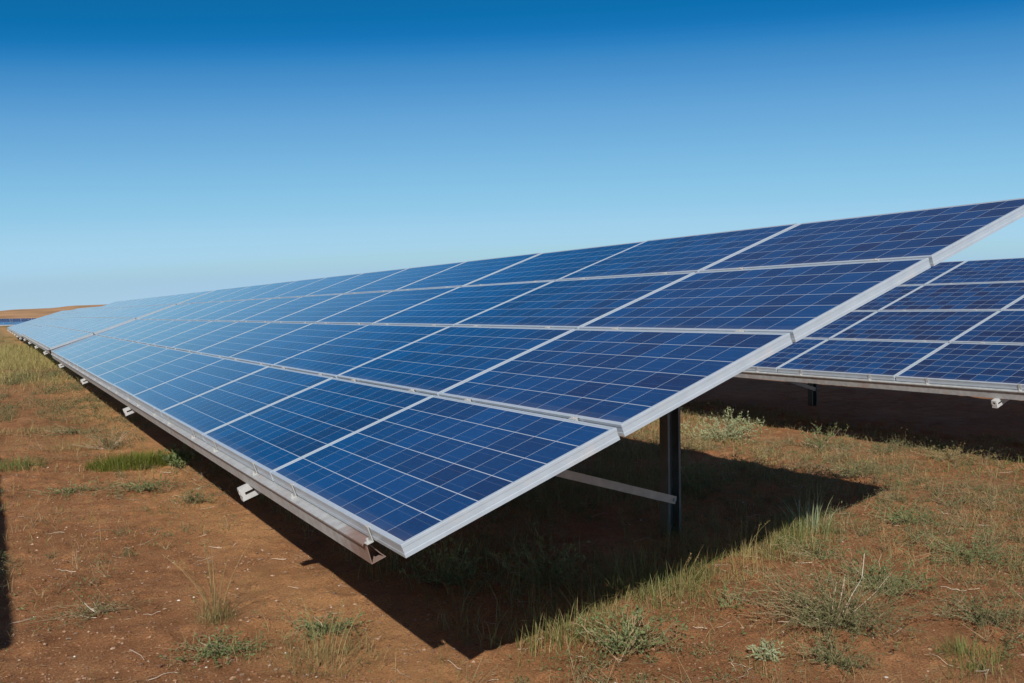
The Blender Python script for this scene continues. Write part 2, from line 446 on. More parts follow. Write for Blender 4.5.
def laminate_mesh():
    i = .0125; x0, x1, y0, y1, z0, z1 = i, PH - i, i, PW - i, -.0065, -.0018
    V = [(x0, y0, z0), (x1, y0, z0), (x1, y1, z0), (x0, y1, z0), (x0, y0, z1), (x1, y0, z1), (x1, y1, z1), (x0, y1, z1)]
    F = [(0, 3, 2, 1), (4, 5, 6, 7), (0, 1, 5, 4), (1, 2, 6, 5), (2, 3, 7, 6), (3, 0, 4, 7)]
    mg = .006                                # white margin round the cells
    def uvp(p):
        return ((p[1] - i - mg) / (PW - 2 * i - 2 * mg) * 10, (p[0] - i - mg) / (PH - 2 * i - 2 * mg) * 6)
    uv = [uvp(V[k]) for f in F for k in f]
    mi = [1, 0, 1, 1, 1, 1]
    return mesh_np('solar_panel', V, F, [M_cells, M_back], uv=uv, midx=mi)
M_back = mat_simple('white_backsheet', (.7, .7, .69), .6)
ME_FRAME = frame_mesh(); ME_LAM = laminate_mesh()

def zsec(t=.0025):
    # Z profile in (v, n): top flange down the slope with a lip, web, bottom flange up the slope
    top, bot = -PD - .001, -DPUR
    return [(-.046, top), (.0, top), (.0, top - t), (-.0215, top - t), (-.0215, bot + t), (.040, bot + t), (.040, bot + .014), (.0425, bot + .014), (.0425, bot), (-.024, bot), (-.024, top - t), (-.0435, top - t), (-.0435, top - .012), (-.046, top - .012)]

def purlin_mesh(L, low):
    mb = MB()
    if low:
        # lower rail: the sunlit web stands down the slope below a projecting top flange
        t = .0025; top, bot = -PD - .007, -DPUR
        pr = [(-.038, top), (.030, top), (.030, top - t), (-.0215, top - t), (-.0285, bot + t), (.028, bot + t), (.028, bot), (-.0312, bot), (-.0242, top - t), (-.0355, top - t), (-.0355, top - .008), (-.038, top - .008)]
    else:
        pr = zsec()
    mb.extrude(pr, (0, .33, 0), (0, L - .33, 0), (1, 0, 0), (0, 0, 1))
    if low:                                  # stiffener plate closing the rail to a triangle at its end
        t = .003; a, b = (-.020, -PD - .0105), (.0255, -DPUR + .0035)
        for y in (.334, L - .43): mb.extrude([a, (a[0] + t, a[1]), (b[0], b[1]), (b[0] - t, b[1])], (0, y, 0), (0, y + .096, 0), (1, 0, 0), (0, 0, 1))
    return mb.mesh('purlin', M_rail if low else M_galv)

def rafter_mesh():
    mb = MB(); t = .003; w = .050; h = .072; v0, v1 = -.085, 3.72
    top = -DPUR - .001
    # C section lying on its side: web towards the near end of the row, slotted near its low end
    mb.box(v0, v1, -w / 2, w / 2, top - t, top)                       # top flange
    mb.box(v0, v1, -w / 2, w / 2, top - h, top - h + t)               # bottom flange
    mb.box(v0, v1, -w / 2, -w / 2 + t, top - .030, top - t)           # web, upper strip
    mb.box(v0, v1, -w / 2, -w / 2 + t, top - h + t, top - .045)       # web, lower strip
    mb.box(v0 + .075, v1, -w / 2 + .0004, -w / 2 + t, top - .045, top - .030)
    mb.box(v0, v0 + .02, -w / 2, -w / 2 + t, top - .045, top - .030)
    mb.box(v0, v1, w / 2 - t, w / 2, top - .020, top - t)
    mb.box(v0, v1, w / 2 - t, w / 2, top - h + t, top - h + .020)
    return mb.mesh('rafter', M_galvw)

def rafter_cap_mesh():
    # end plate with a round hole and a bent foot
    mb = MB(); top = -DPUR - .001; v = -.0855
    n = 14; cy, cz, r = 0, top - .026, .012
    b = len(mb.v); outer = []
    for i in range(n):
        a = 2 * math.pi * i / n
        ca, sa = math.cos(a), math.sin(a)
        k = 1 / max(abs(ca) / .026, abs(sa) / .027, (abs(ca) / .026 + abs(sa) / .027) / 1.6)
        outer.append((cy + ca * k, cz + sa * k))
    for dv in (0, -.003):
        for (y, z) in outer: mb.v.append((v + dv, y, z))
        for i in range(n):
            a = 2 * math.pi * i / n; mb.v.append((v + dv, cy + r * math.cos(a), cz + r * math.sin(a)))
    for i in range(n):
        j = (i + 1) % n
        mb.f.append((b + i, b + j, b + n + j, b + n + i))
        mb.f.append((b + 2 * n + i, b + 3 * n + i, b + 3 * n + j, b + 2 * n + j))
        mb.f.append((b + i, b + 2 * n + i, b + 2 * n + j, b + j))
        mb.f.append((b + n + i, b + n + j, b + 3 * n + j, b + 3 * n + i))
    mb.box(v - .003, v, -.026, .026, top - .073, top - .0565)
    return mb.mesh('end_plate', M_galvw)

POSTX = 2.93
def post_mesh():
    mb = MB(); t = .004; a, d, l = .056, .09, .018
    # lipped channel, open towards the near end of the row
    ztop = HLOW + POSTX * math.tan(TILT) - (DPUR + .09) / math.cos(TILT) + .03
    pr = [(-a, 0), (-a + l, 0), (-a + l, t), (-a + t, t), (-a + t, d - t), (a - t, d - t), (a - t, t), (a - l, t), (a - l, 0), (a, 0), (a, d), (-a, d)]
    mb.extrude(pr, (POSTX, 0, -.3), (POSTX, 0, ztop), (1, 0, 0), (0, 1, 0))
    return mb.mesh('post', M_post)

def sleeve_mesh():
    mb = MB(); a, d, t = .0600, .094, .0035
    pr = [(-a, -.0005), (-a + .0035, -.0005), (-a + .0035, d - t), (a - .0035, d - t), (a - .0035, -.0005), (a, -.0005), (a, d), (-a, d)]
    mb.extrude(pr, (POSTX, 0, .86), (POSTX, 0, 1.30), (1, 0, 0), (0, 1, 0))
    for z in (.93, 1.08, 1.22):
        mb.cyl((POSTX - .074, .045, z), (POSTX - .0605, .045, z), .011, 6)
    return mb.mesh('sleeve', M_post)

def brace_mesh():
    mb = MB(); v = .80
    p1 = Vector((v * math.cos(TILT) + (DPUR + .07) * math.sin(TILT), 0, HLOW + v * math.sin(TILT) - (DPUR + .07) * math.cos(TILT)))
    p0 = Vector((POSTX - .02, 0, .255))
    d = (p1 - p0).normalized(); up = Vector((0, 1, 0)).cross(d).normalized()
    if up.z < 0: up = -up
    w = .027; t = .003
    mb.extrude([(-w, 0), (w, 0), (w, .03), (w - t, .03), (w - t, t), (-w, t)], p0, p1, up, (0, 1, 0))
    return mb.mesh('brace', M_bounce)

def bolt_mesh(p, n=6, r=.012):
    return MB().cyl(p, (p[0], p[1] - .012, p[2]), r, n).mesh('bolt', M_galv)

def edge_clamp_mesh():
    mb = MB(); w = .015
    mb.box(-.030, -.003, -w, w, -PD - .0065, -PD - .003)
    mb.box(-.0065, -.003, -w, w, -PD - .003, .001)
    mb.box(-.0065, .007, -w, w, .001, .0035)
    mb.cyl((-.018, 0, -PD - .003), (-.018, 0, -PD + .012), .006, 6)
    mb.cyl((-.018, 0, -PD - .003), (-.018, 0, -PD + .001), .010, 8)
    return mb.mesh('edge_clamp', M_clamp)

def mid_clamp_mesh():
    mb = MB(); w = .020
    mb.box(-.012, .012, -w, w, .0008, .003)
    mb.box(-.006, .006, -w, w, -.038, .0008)
    mb.cyl((0, 0, .003), (0, 0, .0065), .005, 6)
    return mb.mesh('panel_clamp', M_clamp)

ME = dict(rafter=rafter_mesh(), cap=rafter_cap_mesh(), post=post_mesh(), sleeve=sleeve_mesh(), brace=brace_mesh(),
          ec=edge_clamp_mesh(), mc=mid_clamp_mesh(),
          b1=bolt_mesh((POSTX - .035, 0, .262)), plow=purlin_mesh(NC * PU - .02, True), pur=purlin_mesh(NC * PU - .02, False))
FRAMES = [2.2, 7.1, 12.0, 16.9]

def child(name, me, parent, loc=(0, 0, 0), rot=(0, 0, 0)):
    o = bpy.data.objects.new(name, me); o.location = loc; o.rotation_euler = rot
    return link(o, parent)

def solar_table(loc, label, group, ncol=NC, tilt=TILT, rz=0.0, clamps=True, near_hardware=True):
    t = empty('solar_table', loc, rz)
    tag(t, label, 'solar panels', group)
    rt = (0, -tilt, 0)
    c, s = math.cos(tilt), math.sin(tilt)
    def at(v, u, n=0.0): return (v * c - n * s, u, HLOW + v * s + n * c)
    for j in range(NR):
        for i in range(ncol):
            # modules are never set quite true
            dv, dn = random.uniform(-.0015, .0015), random.uniform(-.0012, .0012)
            p = child('solar_panel', ME_LAM, t, at(j * PV + dv, i * PU, dn), (random.uniform(-.0012, .0012), -tilt + random.uniform(-.0018, .0018), 0))
            child('panel_frame', ME_FRAME, p)
    full = ncol == NC
    L = ncol * PU - .02
    for j in range(NR + 1):
        me = (ME['plow'] if j == 0 else ME['pur']) if full else purlin_mesh(L, j == 0)
        child('purlin', me, t, at(j * PV - (.0 if j == 0 else .06 if j == NR else .011), 0, 0), rt)
    for u in FRAMES:
        if u > L: continue
        r = child('rafter', ME['rafter'], t, at(0, u), rt)
        child('end_plate', ME['cap'], r)
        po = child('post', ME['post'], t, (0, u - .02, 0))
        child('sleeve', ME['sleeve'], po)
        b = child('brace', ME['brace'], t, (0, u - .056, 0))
        child('bolt', ME['b1'], b)
    if clamps:
        for i in range(ncol):
            for q in (.31, 1.27):
                child('edge_clamp', ME['ec'], t, at(0, i * PU + q), rt)
                for j in (1, 2, 3):
                    child('panel_clamp', ME['mc'], t, at(j * PV - .011, i * PU + q), rt)
    return t

GM, GR, GFAR = 'solar tables of the long main row', 'solar tables of the neighbouring rows', 'distant solar tables under the ridge'
TL = NC * PU + .32
solar_table((0, 0, 0), 'nearest solar table, four rows of blue panels, low corner jutting towards the viewer', GM)
solar_table((0, TL, .055), 'second solar table of the main row, starting right behind the wide white joint', GM, tilt=TILT - R(.9))
solar_table((0, 2 * TL, -.02), 'third solar table of the main row, paler with reflected sky, between second and farthest', GM, tilt=TILT - R(2.0), clamps=False)
solar_table((0, 3 * TL, -.05), 'farthest solar table of the main row, pale grey, tapering to its end below the ridge', GM, ncol=8, tilt=TILT - R(2.6), clamps=False)
solar_table((6.978, .28, .013), 'solar table of the row to the right, standing behind the near table above black shade', GR)
solar_table((-6.545, -.227, 0), 'solar table left of the view, of which only its straight shadow edge shows', GR, clamps=False)
solar_table((9.0, 150, -.50), 'pale low solar table far off, nearer of the two below the orange ridge', GFAR, tilt=R(5.5), rz=R(90), clamps=False)
solar_table((12.0, 176, -.62), 'dark blue solar table farthest off, directly below the orange ridge', GFAR, tilt=R(14), rz=R(90), clamps=False)

# ------------------------------------------------------------------ plants and ground litter
def blades(x, y, h, w, lean, az=None, zoff=-.008, droop=1.0, z=None):
    n = len(x)
    az = rng.uniform(0, 2 * np.pi, n) if az is None else az
    face = az + np.pi / 2 + rng.normal(0, .5, n)
    z0 = (gh(x, y) if z is None else z) + zoff
    d = np.stack([np.cos(az), np.sin(az), np.zeros(n)], 1)
    sd_ = np.stack([np.cos(face), np.sin(face), np.zeros(n)], 1)
    base = np.stack([x, y, z0], 1)
    V = []
    for k, t in enumerate((0, .38, .72, 1.0)):
        up = h * (t - droop * .42 * np.clip(lean, 0, 1.2) * t * t)
        out = h * lean * (t ** 1.7)
        c = base + d * out[:, None]; c[:, 2] += up
        ww = w * (1, .85, .55, .12)[k] * .5
        V += [c - sd_ * ww[:, None], c + sd_ * ww[:, None]]
    V = np.stack(V, 1).reshape(-1, 3)
    b = (np.arange(n) * 8)[:, None, None]
    F = (b + np.array([[0, 1, 3, 2], [2, 3, 5, 4], [4, 5, 7, 6]])[None]).reshape(-1, 4)
    return V, F

def leaves(P, D, ln, wd):
    """folded rhombic leaves at points P, pointing along D"""
    n = len(P)
    D = D / np.maximum(np.linalg.norm(D, axis=1, keepdims=True), 1e-6)
    r = rng.normal(size=(n, 3)); S = np.cross(D, r); S /= np.maximum(np.linalg.norm(S, axis=1, keepdims=True), 1e-6)
    N = np.cross(S, D)
    ln = np.broadcast_to(ln, n)[:, None]; wd = np.broadcast_to(wd, n)[:, None]
    V = np.stack([P, P + D * ln * .5 + S * wd * .5 + N * wd * .15, P + D * ln - N * ln * .1, P + D * ln * .5 - S * wd * .5 + N * wd * .15], 1).reshape(-1, 3)
    F = np.arange(4 * n).reshape(n, 4)
    return V, F

def tubes(paths, r0, r1):
    """three-sided tapering stems; paths (n,k,3)"""
    n, k, _ = paths.shape
    T = np.gradient(paths, axis=1); T /= np.maximum(np.linalg.norm(T, axis=2, keepdims=True), 1e-6)
    a = np.cross(T, np.array([.3, .2, .93])); a /= np.maximum(np.linalg.norm(a, axis=2, keepdims=True), 1e-6)
    b = np.cross(T, a)
    r = np.linspace(1, 0, k)[None, :, None] * (r0 - r1) + r1
    V = np.stack([paths + (a * math.cos(q) + b * math.sin(q)) * r for q in (0, 2.094, 4.189)], 2).reshape(-1, 3)
    i = np.arange(n * k * 3).reshape(n, k, 3)
    F = np.concatenate([np.stack([i[:, :-1, q], i[:, :-1, (q + 1) % 3], i[:, 1:, (q + 1) % 3], i[:, 1:, q]], -1).reshape(-1, 4) for q in range(3)])
    return V, F

def cat(parts):
    V = []; F = []; o = 0
    for v, f in parts: V.append(v); F.append(f + o); o += len(v)
    return np.concatenate(V), np.concatenate(F)

def np_obj(name, VF, mat, parent=None, smooth=False):
    return link(bpy.data.objects.new(name, mesh_np(name, VF[0], VF[1], mat, smooth)), parent)

def grass_tuft(x, y, n, h, rad, mat, label, lean=.5, w=.0035, name='grass_tuft', group=None, stalks=0, ex=1.0, erot=0.0):
    root = empty(name, (x, y, float(gh(x, y))))
    tag(root, label, 'grass', group)
    r = rad * np.sqrt(rng.uniform(0, 1, n)); a = rng.uniform(0, 2 * np.pi, n)
    lx, ly = r * np.cos(a) * ex, r * np.sin(a)
    ce, se = math.cos(erot), math.sin(erot)
    px, py = lx * ce - ly * se, lx * se + ly * ce
    hh = h * (.22 + .78 * rng.uniform(0, 1, n) ** 1.7) * (1 - .45 * (r / rad) ** 2)
    az = np.where(rng.uniform(size=n) < .65, a + erot + rng.normal(0, .6, n), rng.uniform(0, 2 * np.pi, n))
    zz = gh(px + x, py + y) - float(gh(x, y))
    V = blades(px, py, hh, rng.uniform(.6, 1.2, n) * w, (.08 + rng.uniform(0, 1, n) ** 1.4 * 1.7) * lean * (.55 + r / rad), az, z=zz)
    np_obj('blades', V, mat, root)
    if stalks:
        a = rng.uniform(0, 2 * np.pi, stalks); l = rng.uniform(.15, .55, stalks); H = h * rng.uniform(1.0, 1.45, stalks)
        t = np.linspace(0, 1, 5)[None, :]
        br = rad * .4 * rng.uniform(0, 1, stalks)[:, None]
        P = np.stack([np.cos(a)[:, None] * (br + H[:, None] * l[:, None] * t ** 1.6), np.sin(a)[:, None] * (br + H[:, None] * l[:, None] * t ** 1.6), H[:, None] * (t - .15 * t * t)], -1)
        st = tubes(P, .0016, .0009)
        tips = np.repeat(P[:, -1], 7, 0) - (P[:, -1] - P[:, -2]).repeat(7, 0) * rng.uniform(0, .8, (stalks * 7, 1))
        sv = leaves(tips, rng.normal(0, .5, (stalks * 7, 3)) + np.array([0, 0, .8]), .014, .004)
        np_obj('seed_stalks', cat([st, sv]), M_straw, root)
    return root

def bush(x, y, label, name='bush', cat_='shrub', n=40, h=.3, spread=.3, leaf=(.02, .010), per=14, mat=None, smat=None, upright=.6, group=None, ex=1.0, erot=0.0, twigs=0, sr=.0025, low=.15):
    z0 = float(gh(x, y))
    root = empty(name, (x, y, z0)); tag(root, label, cat_, group)
    a = rng.uniform(0, 2 * np.pi, n); rr = spread * np.sqrt(rng.uniform(.02, 1, n))
    tx, ty = rr * np.cos(a) * ex, rr * np.sin(a)
    ce, se = math.cos(erot), math.sin(erot)
    tx, ty = tx * ce - ty * se, tx * se + ty * ce
    tz = h * rng.uniform(.4, 1, n) * (1 - .55 * (rr / spread) ** 2)
    t = np.linspace(0, 1, 7)[None, :]
    jit = rng.normal(0, .02 * spread / .3, (n, 7, 3)) * np.linspace(0, 1, 7)[None, :, None]
    b0x, b0y = tx * .35 * rng.uniform(0, 1, n), ty * .35 * rng.uniform(0, 1, n)
    P = np.stack([b0x[:, None] + (tx - b0x)[:, None] * t ** (1 + upright), b0y[:, None] + (ty - b0y)[:, None] * t ** (1 + upright), tz[:, None] * t ** (1.15 - .4 * upright)], -1) + jit
    P[:, :, 2] = np.maximum(P[:, :, 2], .003); P[:, 0, 2] = -.02
    np_obj('stems', tubes(P, sr, sr * .4), smat or M_stem, root)
    m = n * per
    si = np.repeat(np.arange(n), per); tt = rng.uniform(low, 1, m) * 5.999
    k = np.minimum(tt.astype(int), 5); fr = (tt - k)[:, None]
    Q = P[si, k] * (1 - fr) + P[si, k + 1] * fr
    D = (P[si, k + 1] - P[si, k]); D /= np.maximum(np.linalg.norm(D, axis=1, keepdims=True), 1e-5)
    D = D * .5 + rng.normal(0, .65, (m, 3)) + np.array([0, 0, .25])
    np_obj('leaves', leaves(Q + rng.normal(0, .004, Q.shape), D, leaf[0] * rng.uniform(.55, 1.25, m), leaf[1] * rng.uniform(.6, 1.2, m)), mat or M_leaf, root)
    if twigs:
        a = rng.uniform(0, 2 * np.pi, twigs); l = rng.uniform(.4, 1.2, twigs) * h
        e = rng.uniform(.2, 1.2, twigs)
        t = np.linspace(0, 1, 5)[None, :]
        W = np.stack([(np.cos(a) * l * np.cos(e))[:, None] * t, (np.sin(a) * l * np.cos(e))[:, None] * t, (l * np.sin(e))[:, None] * t], -1) + rng.normal(0, .012, (twigs, 5, 3)) * t[..., None]
        np_obj('dead_twigs', tubes(W, .0025, .001), M_stem_dead, root)
    return root

# ---- plants one can tell apart
bush(6.25, 5.35, 'pale silvery green saltbush in the sun at the edge of black shade', 'saltbush', 'shrub', 80, .40, .44, (.032, .013), 30, M_silver, M_straw, .25, low=.2, ex=1.3, erot=-.6, twigs=10)
bush(6.75, 4.35, 'smaller straw and green saltbush with upright shoots right of the big silvery one', 'saltbush', 'shrub', 30, .30, .34, (.028, .010), 22, M_leaf, M_stem, .3, low=.2, ex=1.4, erot=-.6, twigs=4)
bush(7.2, 3.1, 'dry straw coloured bush at the shade edge below the right table', 'dry_bush', 'shrub', 40, .17, .34, (.022, .007), 22, M_straw, M_stem, .4, low=.2, ex=1.6, erot=-.8, twigs=5, sr=.0014)
bush(7.05, 3.75, 'low dry twiggy bush between the smaller saltbush and the straw coloured one', 'dry_bush', 'shrub', 34, .17, .30, (.02, .007), 24, M_grey, M_stem, .4, low=.2, ex=1.4, erot=-.8, twigs=5, sr=.0014)
bush(5.55, 5.0, 'yellowish low bush left of the big saltbush and just right of the post', 'dry_bush', 'shrub', 40, .17, .40, (.022, .009), 18, M_straw, M_stem, .5, low=.2, ex=1.3)
grass_tuft(.17, 7.62, 4600, .20, .42, M_bright, 'bright yellow-green grass mat on bare earth left of the panels', .5, .005, ex=1.25, erot=0)
grass_tuft(-.35, 9.3, 380, .26, .30, M_straw, 'dry straw tuft left of the grey twiggy shrub', 1.1, .004)
bush(.02, 9.0, 'grey twiggy shrub behind the bright green grass mat', 'grey_shrub', 'shrub', 46, .33, .36, (.022, .009), 16, M_grey, M_stem, .6, twigs=14)
grass_tuft(-.95, 8.1, 520, .22, .26, M_grassg, 'green grass clump at the left edge of the picture', .5, .005, stalks=5)
bush(.50, 7.15, 'leafy light green weed growing at the shade line beside the grass mat', 'weed', 'weed', 26, .27, .26, (.05, .026), 13, M_leaf, M_grassg, .5)
grass_tuft(-.2, 2.02, 170, .34, .10, M_lane2, 'tall thin upright grass tuft on bare earth in front of the low rail', .9, .0026, stalks=14)
grass_tuft(.10, 1.16, 330, .25, .22, M_lane2, 'wide straw-coloured grass tuft at the bottom, left of the shadow corner', 1.4, .0024, stalks=10)
bush(1.36, .62, 'green leafy weed bush at the sunlit edge of the shadow, lower middle', 'weed', 'weed', 60, .24, .27, (.026, .012), 15, M_leaf, M_stem, .5, ex=1.2, low=.2)
bush(2.40, .30, 'largest sprawling grey-green bush at the lower right', 'grey_shrub', 'shrub', 150, .34, .52, (.018, .006), 42, M_grey, M_stem, .6, twigs=12, sr=.0014, low=.1)
bush(3.1, .62, 'darker green bush behind the sprawling grey-green one, near the right edge', 'grey_shrub', 'shrub', 80, .25, .38, (.018, .008), 28, M_leaf, M_stem, .6, twigs=5, sr=.0015)
bush(1.82, .17, 'small silvery weed on stony ground at the bottom, right of the leafy bush', 'weed', 'weed', 20, .10, .12, (.028, .010), 12, M_silver, M_stem, .4)
bush(2.2, .82, 'small upright green weed on gravel between leafy bush and sprawling shrub', 'weed', 'weed', 14, .17, .13, (.022, .009), 14, M_leaf, M_stem, .3, sr=.0015)
grass_tuft(2.58, -.30, 420, .16, .15, M_grassg, 'short dense green tuft at the lower right corner', .8, .0028)
grass_tuft(3.80, 1.78, 90, .46, .15, M_silver, 'pale tall grass blades standing at the tip of the shadow', .35, .008, ex=1.2, erot=.3)
bush(1.1, 2.05, 'dark leafy weed in the shade below the near corner of the panels', 'weed', 'weed', 34, .34, .26, (.034, .014), 18, M_dkweed, M_stem, .3)
bush(1.62, 1.75, 'shaded weed clump left of the brace under the panels', 'weed', 'weed', 40, .36, .34, (.03, .012), 18, M_dkweed, M_stem, .4)
grass_tuft(2.0, 1.35, 400, .36, .30, M_dkweed, 'shaded grass clump in front of the post', .8, .0045)
bush(4.15, 3.4, 'low dark weed in the shade behind the post', 'weed', 'weed', 40, .24, .4, (.03, .013), 16, M_dkweed, M_stem, .6)
bush(7.5, 8.3, 'brown dry bush in the deep shade under the right table', 'dry_bush', 'shrub', 60, .5, .5, (.02, .007), 14, M_stem, M_stem, .3, twigs=20)
bush(4.6, 1.6, 'low spreading green weed on earth right of the shadow tip', 'weed', 'weed', 50, .12, .34, (.022, .009), 18, M_leaf, M_stem, .8, sr=.0015)
bush(3.35, 1.25, 'thin green weed with upright shoots between shadow tip and sprawling bush', 'weed', 'weed', 40, .22, .32, (.020, .007), 18, M_leaf, M_stem, .4, sr=.0014)
bush(-.55, 6.35, 'flat dark weed patch on bare earth between the grass mat and the dark shadow edge', 'weed', 'weed', 40, .06, .34, (.024, .010), 12, M_leaf, M_stem, .9, ex=1.3)
bush(-.18, 10.9, 'low dry weed row beyond the grey twiggy shrub', 'weed', 'weed', 60, .14, .5, (.03, .012), 14, M_grey, M_stem, .8, ex=1.5)

grass_tuft(1.55, 1.02, 260, .20, .16, M_straw, 'straw grass clump on the shade line behind the leafy weed bush', .9, .0028)
grass_tuft(2.25, 1.32, 300, .20, .20, M_grassg, 'green grass clump half way along the sunlit shadow edge', .8, .003, stalks=4)
grass_tuft(2.95, 1.52, 260, .22, .18, M_lane, 'yellow-green grass clump on the shadow edge right of the half way green one', .8, .003, stalks=6)
bush(2.02, -.02, 'low tangled dry weed at the very bottom, right of the small silvery one', 'weed', 'weed', 50, .14, .22, (.016, .006), 26, M_grey, M_stem, .6, sr=.0013)
bush(3.05, -.05, 'tangled olive weed at the right edge above the short green tuft', 'weed', 'weed', 60, .18, .28, (.016, .006), 30, M_grey, M_stem, .6, sr=.0013)
bush(4.1, .75, 'wide low olive weed near the right edge behind the darker green bush', 'weed', 'weed', 70, .16, .42, (.018, .007), 30, M_leaf, M_stem, .7, sr=.0014, ex=1.3)
bush(5.6, 2.9, 'wide dry olive weed between the two shadows on the right', 'weed', 'weed', 70, .15, .45, (.022, .008), 26, M_grey, M_stem, .7, sr=.0016, ex=1.4)
bush(5.2, 3.9, 'low dry weed between the two shadows, nearer the post', 'weed', 'weed', 60, .14, .40, (.022, .008), 24, M_lane, M_stem, .7, sr=.0016, ex=1.4)

bush(-.28, 1.58, 'low dark weed with pale twigs at the bottom, below the tall thin grass tuft', 'weed', 'weed', 50, .08, .26, (.020, .009), 18, M_leaf, M_stem, .8, ex=1.2, twigs=8, sr=.0014)
bush(-.72, 2.5, 'flat twiggy weed on bare earth near the dark shadow edge at the left', 'weed', 'weed', 44, .06, .30, (.016, .006), 14, M_grey, M_stem, .9, ex=1.2, twigs=6, sr=.0014)
bush(.22, 1.55, 'low green weed between the tall thin tuft and the wide straw tuft', 'weed', 'weed', 44, .08, .24, (.020, .009), 16, M_leaf, M_stem, .8, twigs=3, sr=.0014)
bush(-.02, 6.05, 'flat olive weed on bare earth in front of the bright grass mat', 'weed', 'weed', 50, .07, .30, (.026, .011), 14, M_leaf, M_stem, .9, ex=1.5)
bush(.28, 5.2, 'small dry weed near the shade line between grass mat and slotted rafter end', 'weed', 'weed', 36, .12, .18, (.022, .007), 16, M_grey, M_stem, .6, sr=.0016)

# ---- litter and cover nobody could count
def scatter(n, x0, x1, y0, y1, dens, seed):
    x = rng.uniform(x0, x1, n); y = rng.uniform(y0, y1, n)
    k = rng.uniform(size=n) < dens(x, y)
    return x[k], y[k]

def seg_dist(x, y, ax, ay, bx, by):
    t = np.clip(((x - ax) * (bx - ax) + (y - ay) * (by - ay)) / ((bx - ax) ** 2 + (by - ay) ** 2), 0, 1)
    return np.hypot(x - ax - t * (bx - ax), y - ay - t * (by - ay))

def inshade(x, y):                     # ground below the near table
    return (x > .75) & (x < 5.4) & (y > .93 + (x - .95) * .34)

def d_straw(x, y):
    c = np.clip((fbm(x * 1.3, y * 1.3, 31) - np.where(x > .9, .44, .46)) * 6, 0, 1) * np.clip((fbm(x * 6, y * 6, 33, 3) - .38) * 4, 0, 1)
    w = np.where(x < .8, np.where(y > 9.5, .9, np.where(y < 1.9, .75, .20)), .9)
    w = np.where(inshade(x, y), .7, w)
    return c * w
x, y = scatter(480000, -1.6, 9.0, -2.4, 16, d_straw, 1)
near = np.clip(np.hypot(x + 1.17, y + 2.86) / 5, .8, 2.2)
n = len(x)
tag(np_obj('dry_grass', blades(x, y, .02 + .13 * rng.uniform(0, 1, n) ** 2.2, rng.uniform(.0016, .003, n) * near, .1 + 1.7 * rng.uniform(0, 1, n)), M_straw),
    'thin straw-coloured dry grass scattered over the red earth', 'grass', kind='stuff')

def d_green(x, y):
    c = np.clip((fbm(x * 1.6, y * 1.6, 41) - np.where(x > .9, .49, .5)) * 6, 0, 1) * np.clip((fbm(x * 7, y * 7, 43, 3) - .40) * 4, 0, 1)
    w = np.where(x < .8, np.where(y < 1.8, .5, .22), .65)
    return c * np.where(inshade(x, y), 1.0, w)
x, y = scatter(200000, -1.6, 9.0, -.9, 12, d_green, 2); n = len(x)
near = np.clip(np.hypot(x + 1.17, y + 2.86) / 5, .8, 2.2)
tag(np_obj('green_grass', blades(x, y, .02 + .12 * rng.uniform(0, 1, n) ** 2, rng.uniform(.0018, .0035, n) * near, .1 + 1.4 * rng.uniform(0, 1, n)), M_grassg),
    'low olive green grass in loose patches on the earth', 'grass', kind='stuff')

# taller grass along the sunlit side of the near shadow edge
t = rng.uniform(0, 1, 12000) ** .8
ex_, ey_ = .92 + t * 3.2, .86 + t * 1.05
off = rng.normal(-.06, .15, len(t))
x, y = ex_ + off * .3, ey_ + off
k = rng.uniform(size=len(t)) < np.clip((fbm(x * 4.5, y * 4.5, 51, 3) - .44) * 4.5, .04, 1)
x, y = x[k], y[k]; n = len(x)
hh = .03 + .20 * rng.uniform(0, 1, n) ** 2.2
g = rng.uniform(size=n) < .55
for sel, m, nm, lb in ((g, M_grassg, 'tall_grass', 'fringe of taller green grass along the shadow edge'), (~g, M_straw, 'tall_dry_grass', 'dry stalks mixed into the green fringe along the shadow edge')):
    tag(np_obj(nm, blades(x[sel], y[sel], hh[sel], rng.uniform(.002, .0042, sel.sum()), .1 + 1.2 * rng.uniform(0, 1, sel.sum()) ** 1.3), m), lb, 'grass', kind='stuff')

# shade growth under the near table
x, y = scatter(40000, .7, 5.2, .9, 6.5, lambda a, b: np.clip((fbm(a * 1.2, b * 1.2, 61) - .40) * 4, 0, 1) * inshade(a, b) * .8, 3); n = len(x)
g = rng.uniform(size=n) < .6
h_ = .03 + .27 * rng.uniform(0, 1, n) ** 1.8
for sel, m, nm, lb in ((g, M_dkweed, 'shade_grass', 'shaded green grass growing under the near table'), (~g, M_straw, 'shade_dry_grass', 'shaded dry stalks among the grass under the near table')):
    tag(np_obj(nm, blades(x[sel], y[sel], h_[sel], rng.uniform(.0025, .005, sel.sum()), .1 + 1.4 * rng.uniform(0, 1, sel.sum())), m), lb, 'grass', kind='stuff')

# grass far down the lane beside the main row
def d_far(x, y):
    return np.clip((fbm(x * .9, y * .3, 71) - .44) * 6, 0, 1) * np.clip((y - 13) / 12, 0.05, 1)
x, y = scatter(40000, -1.4, 1.5, 9, 75, d_far, 4); n = len(x)
dist = (y + 3) / 8
tag(np_obj('lane_grass', blades(x, y, .04 + .18 * rng.uniform(0, 1, n) ** 2, .0022 * dist, rng.uniform(.2, 1.4, n)), M_straw),
    'yellowish grass along the lane far down beside the main row', 'grass', kind='stuff')

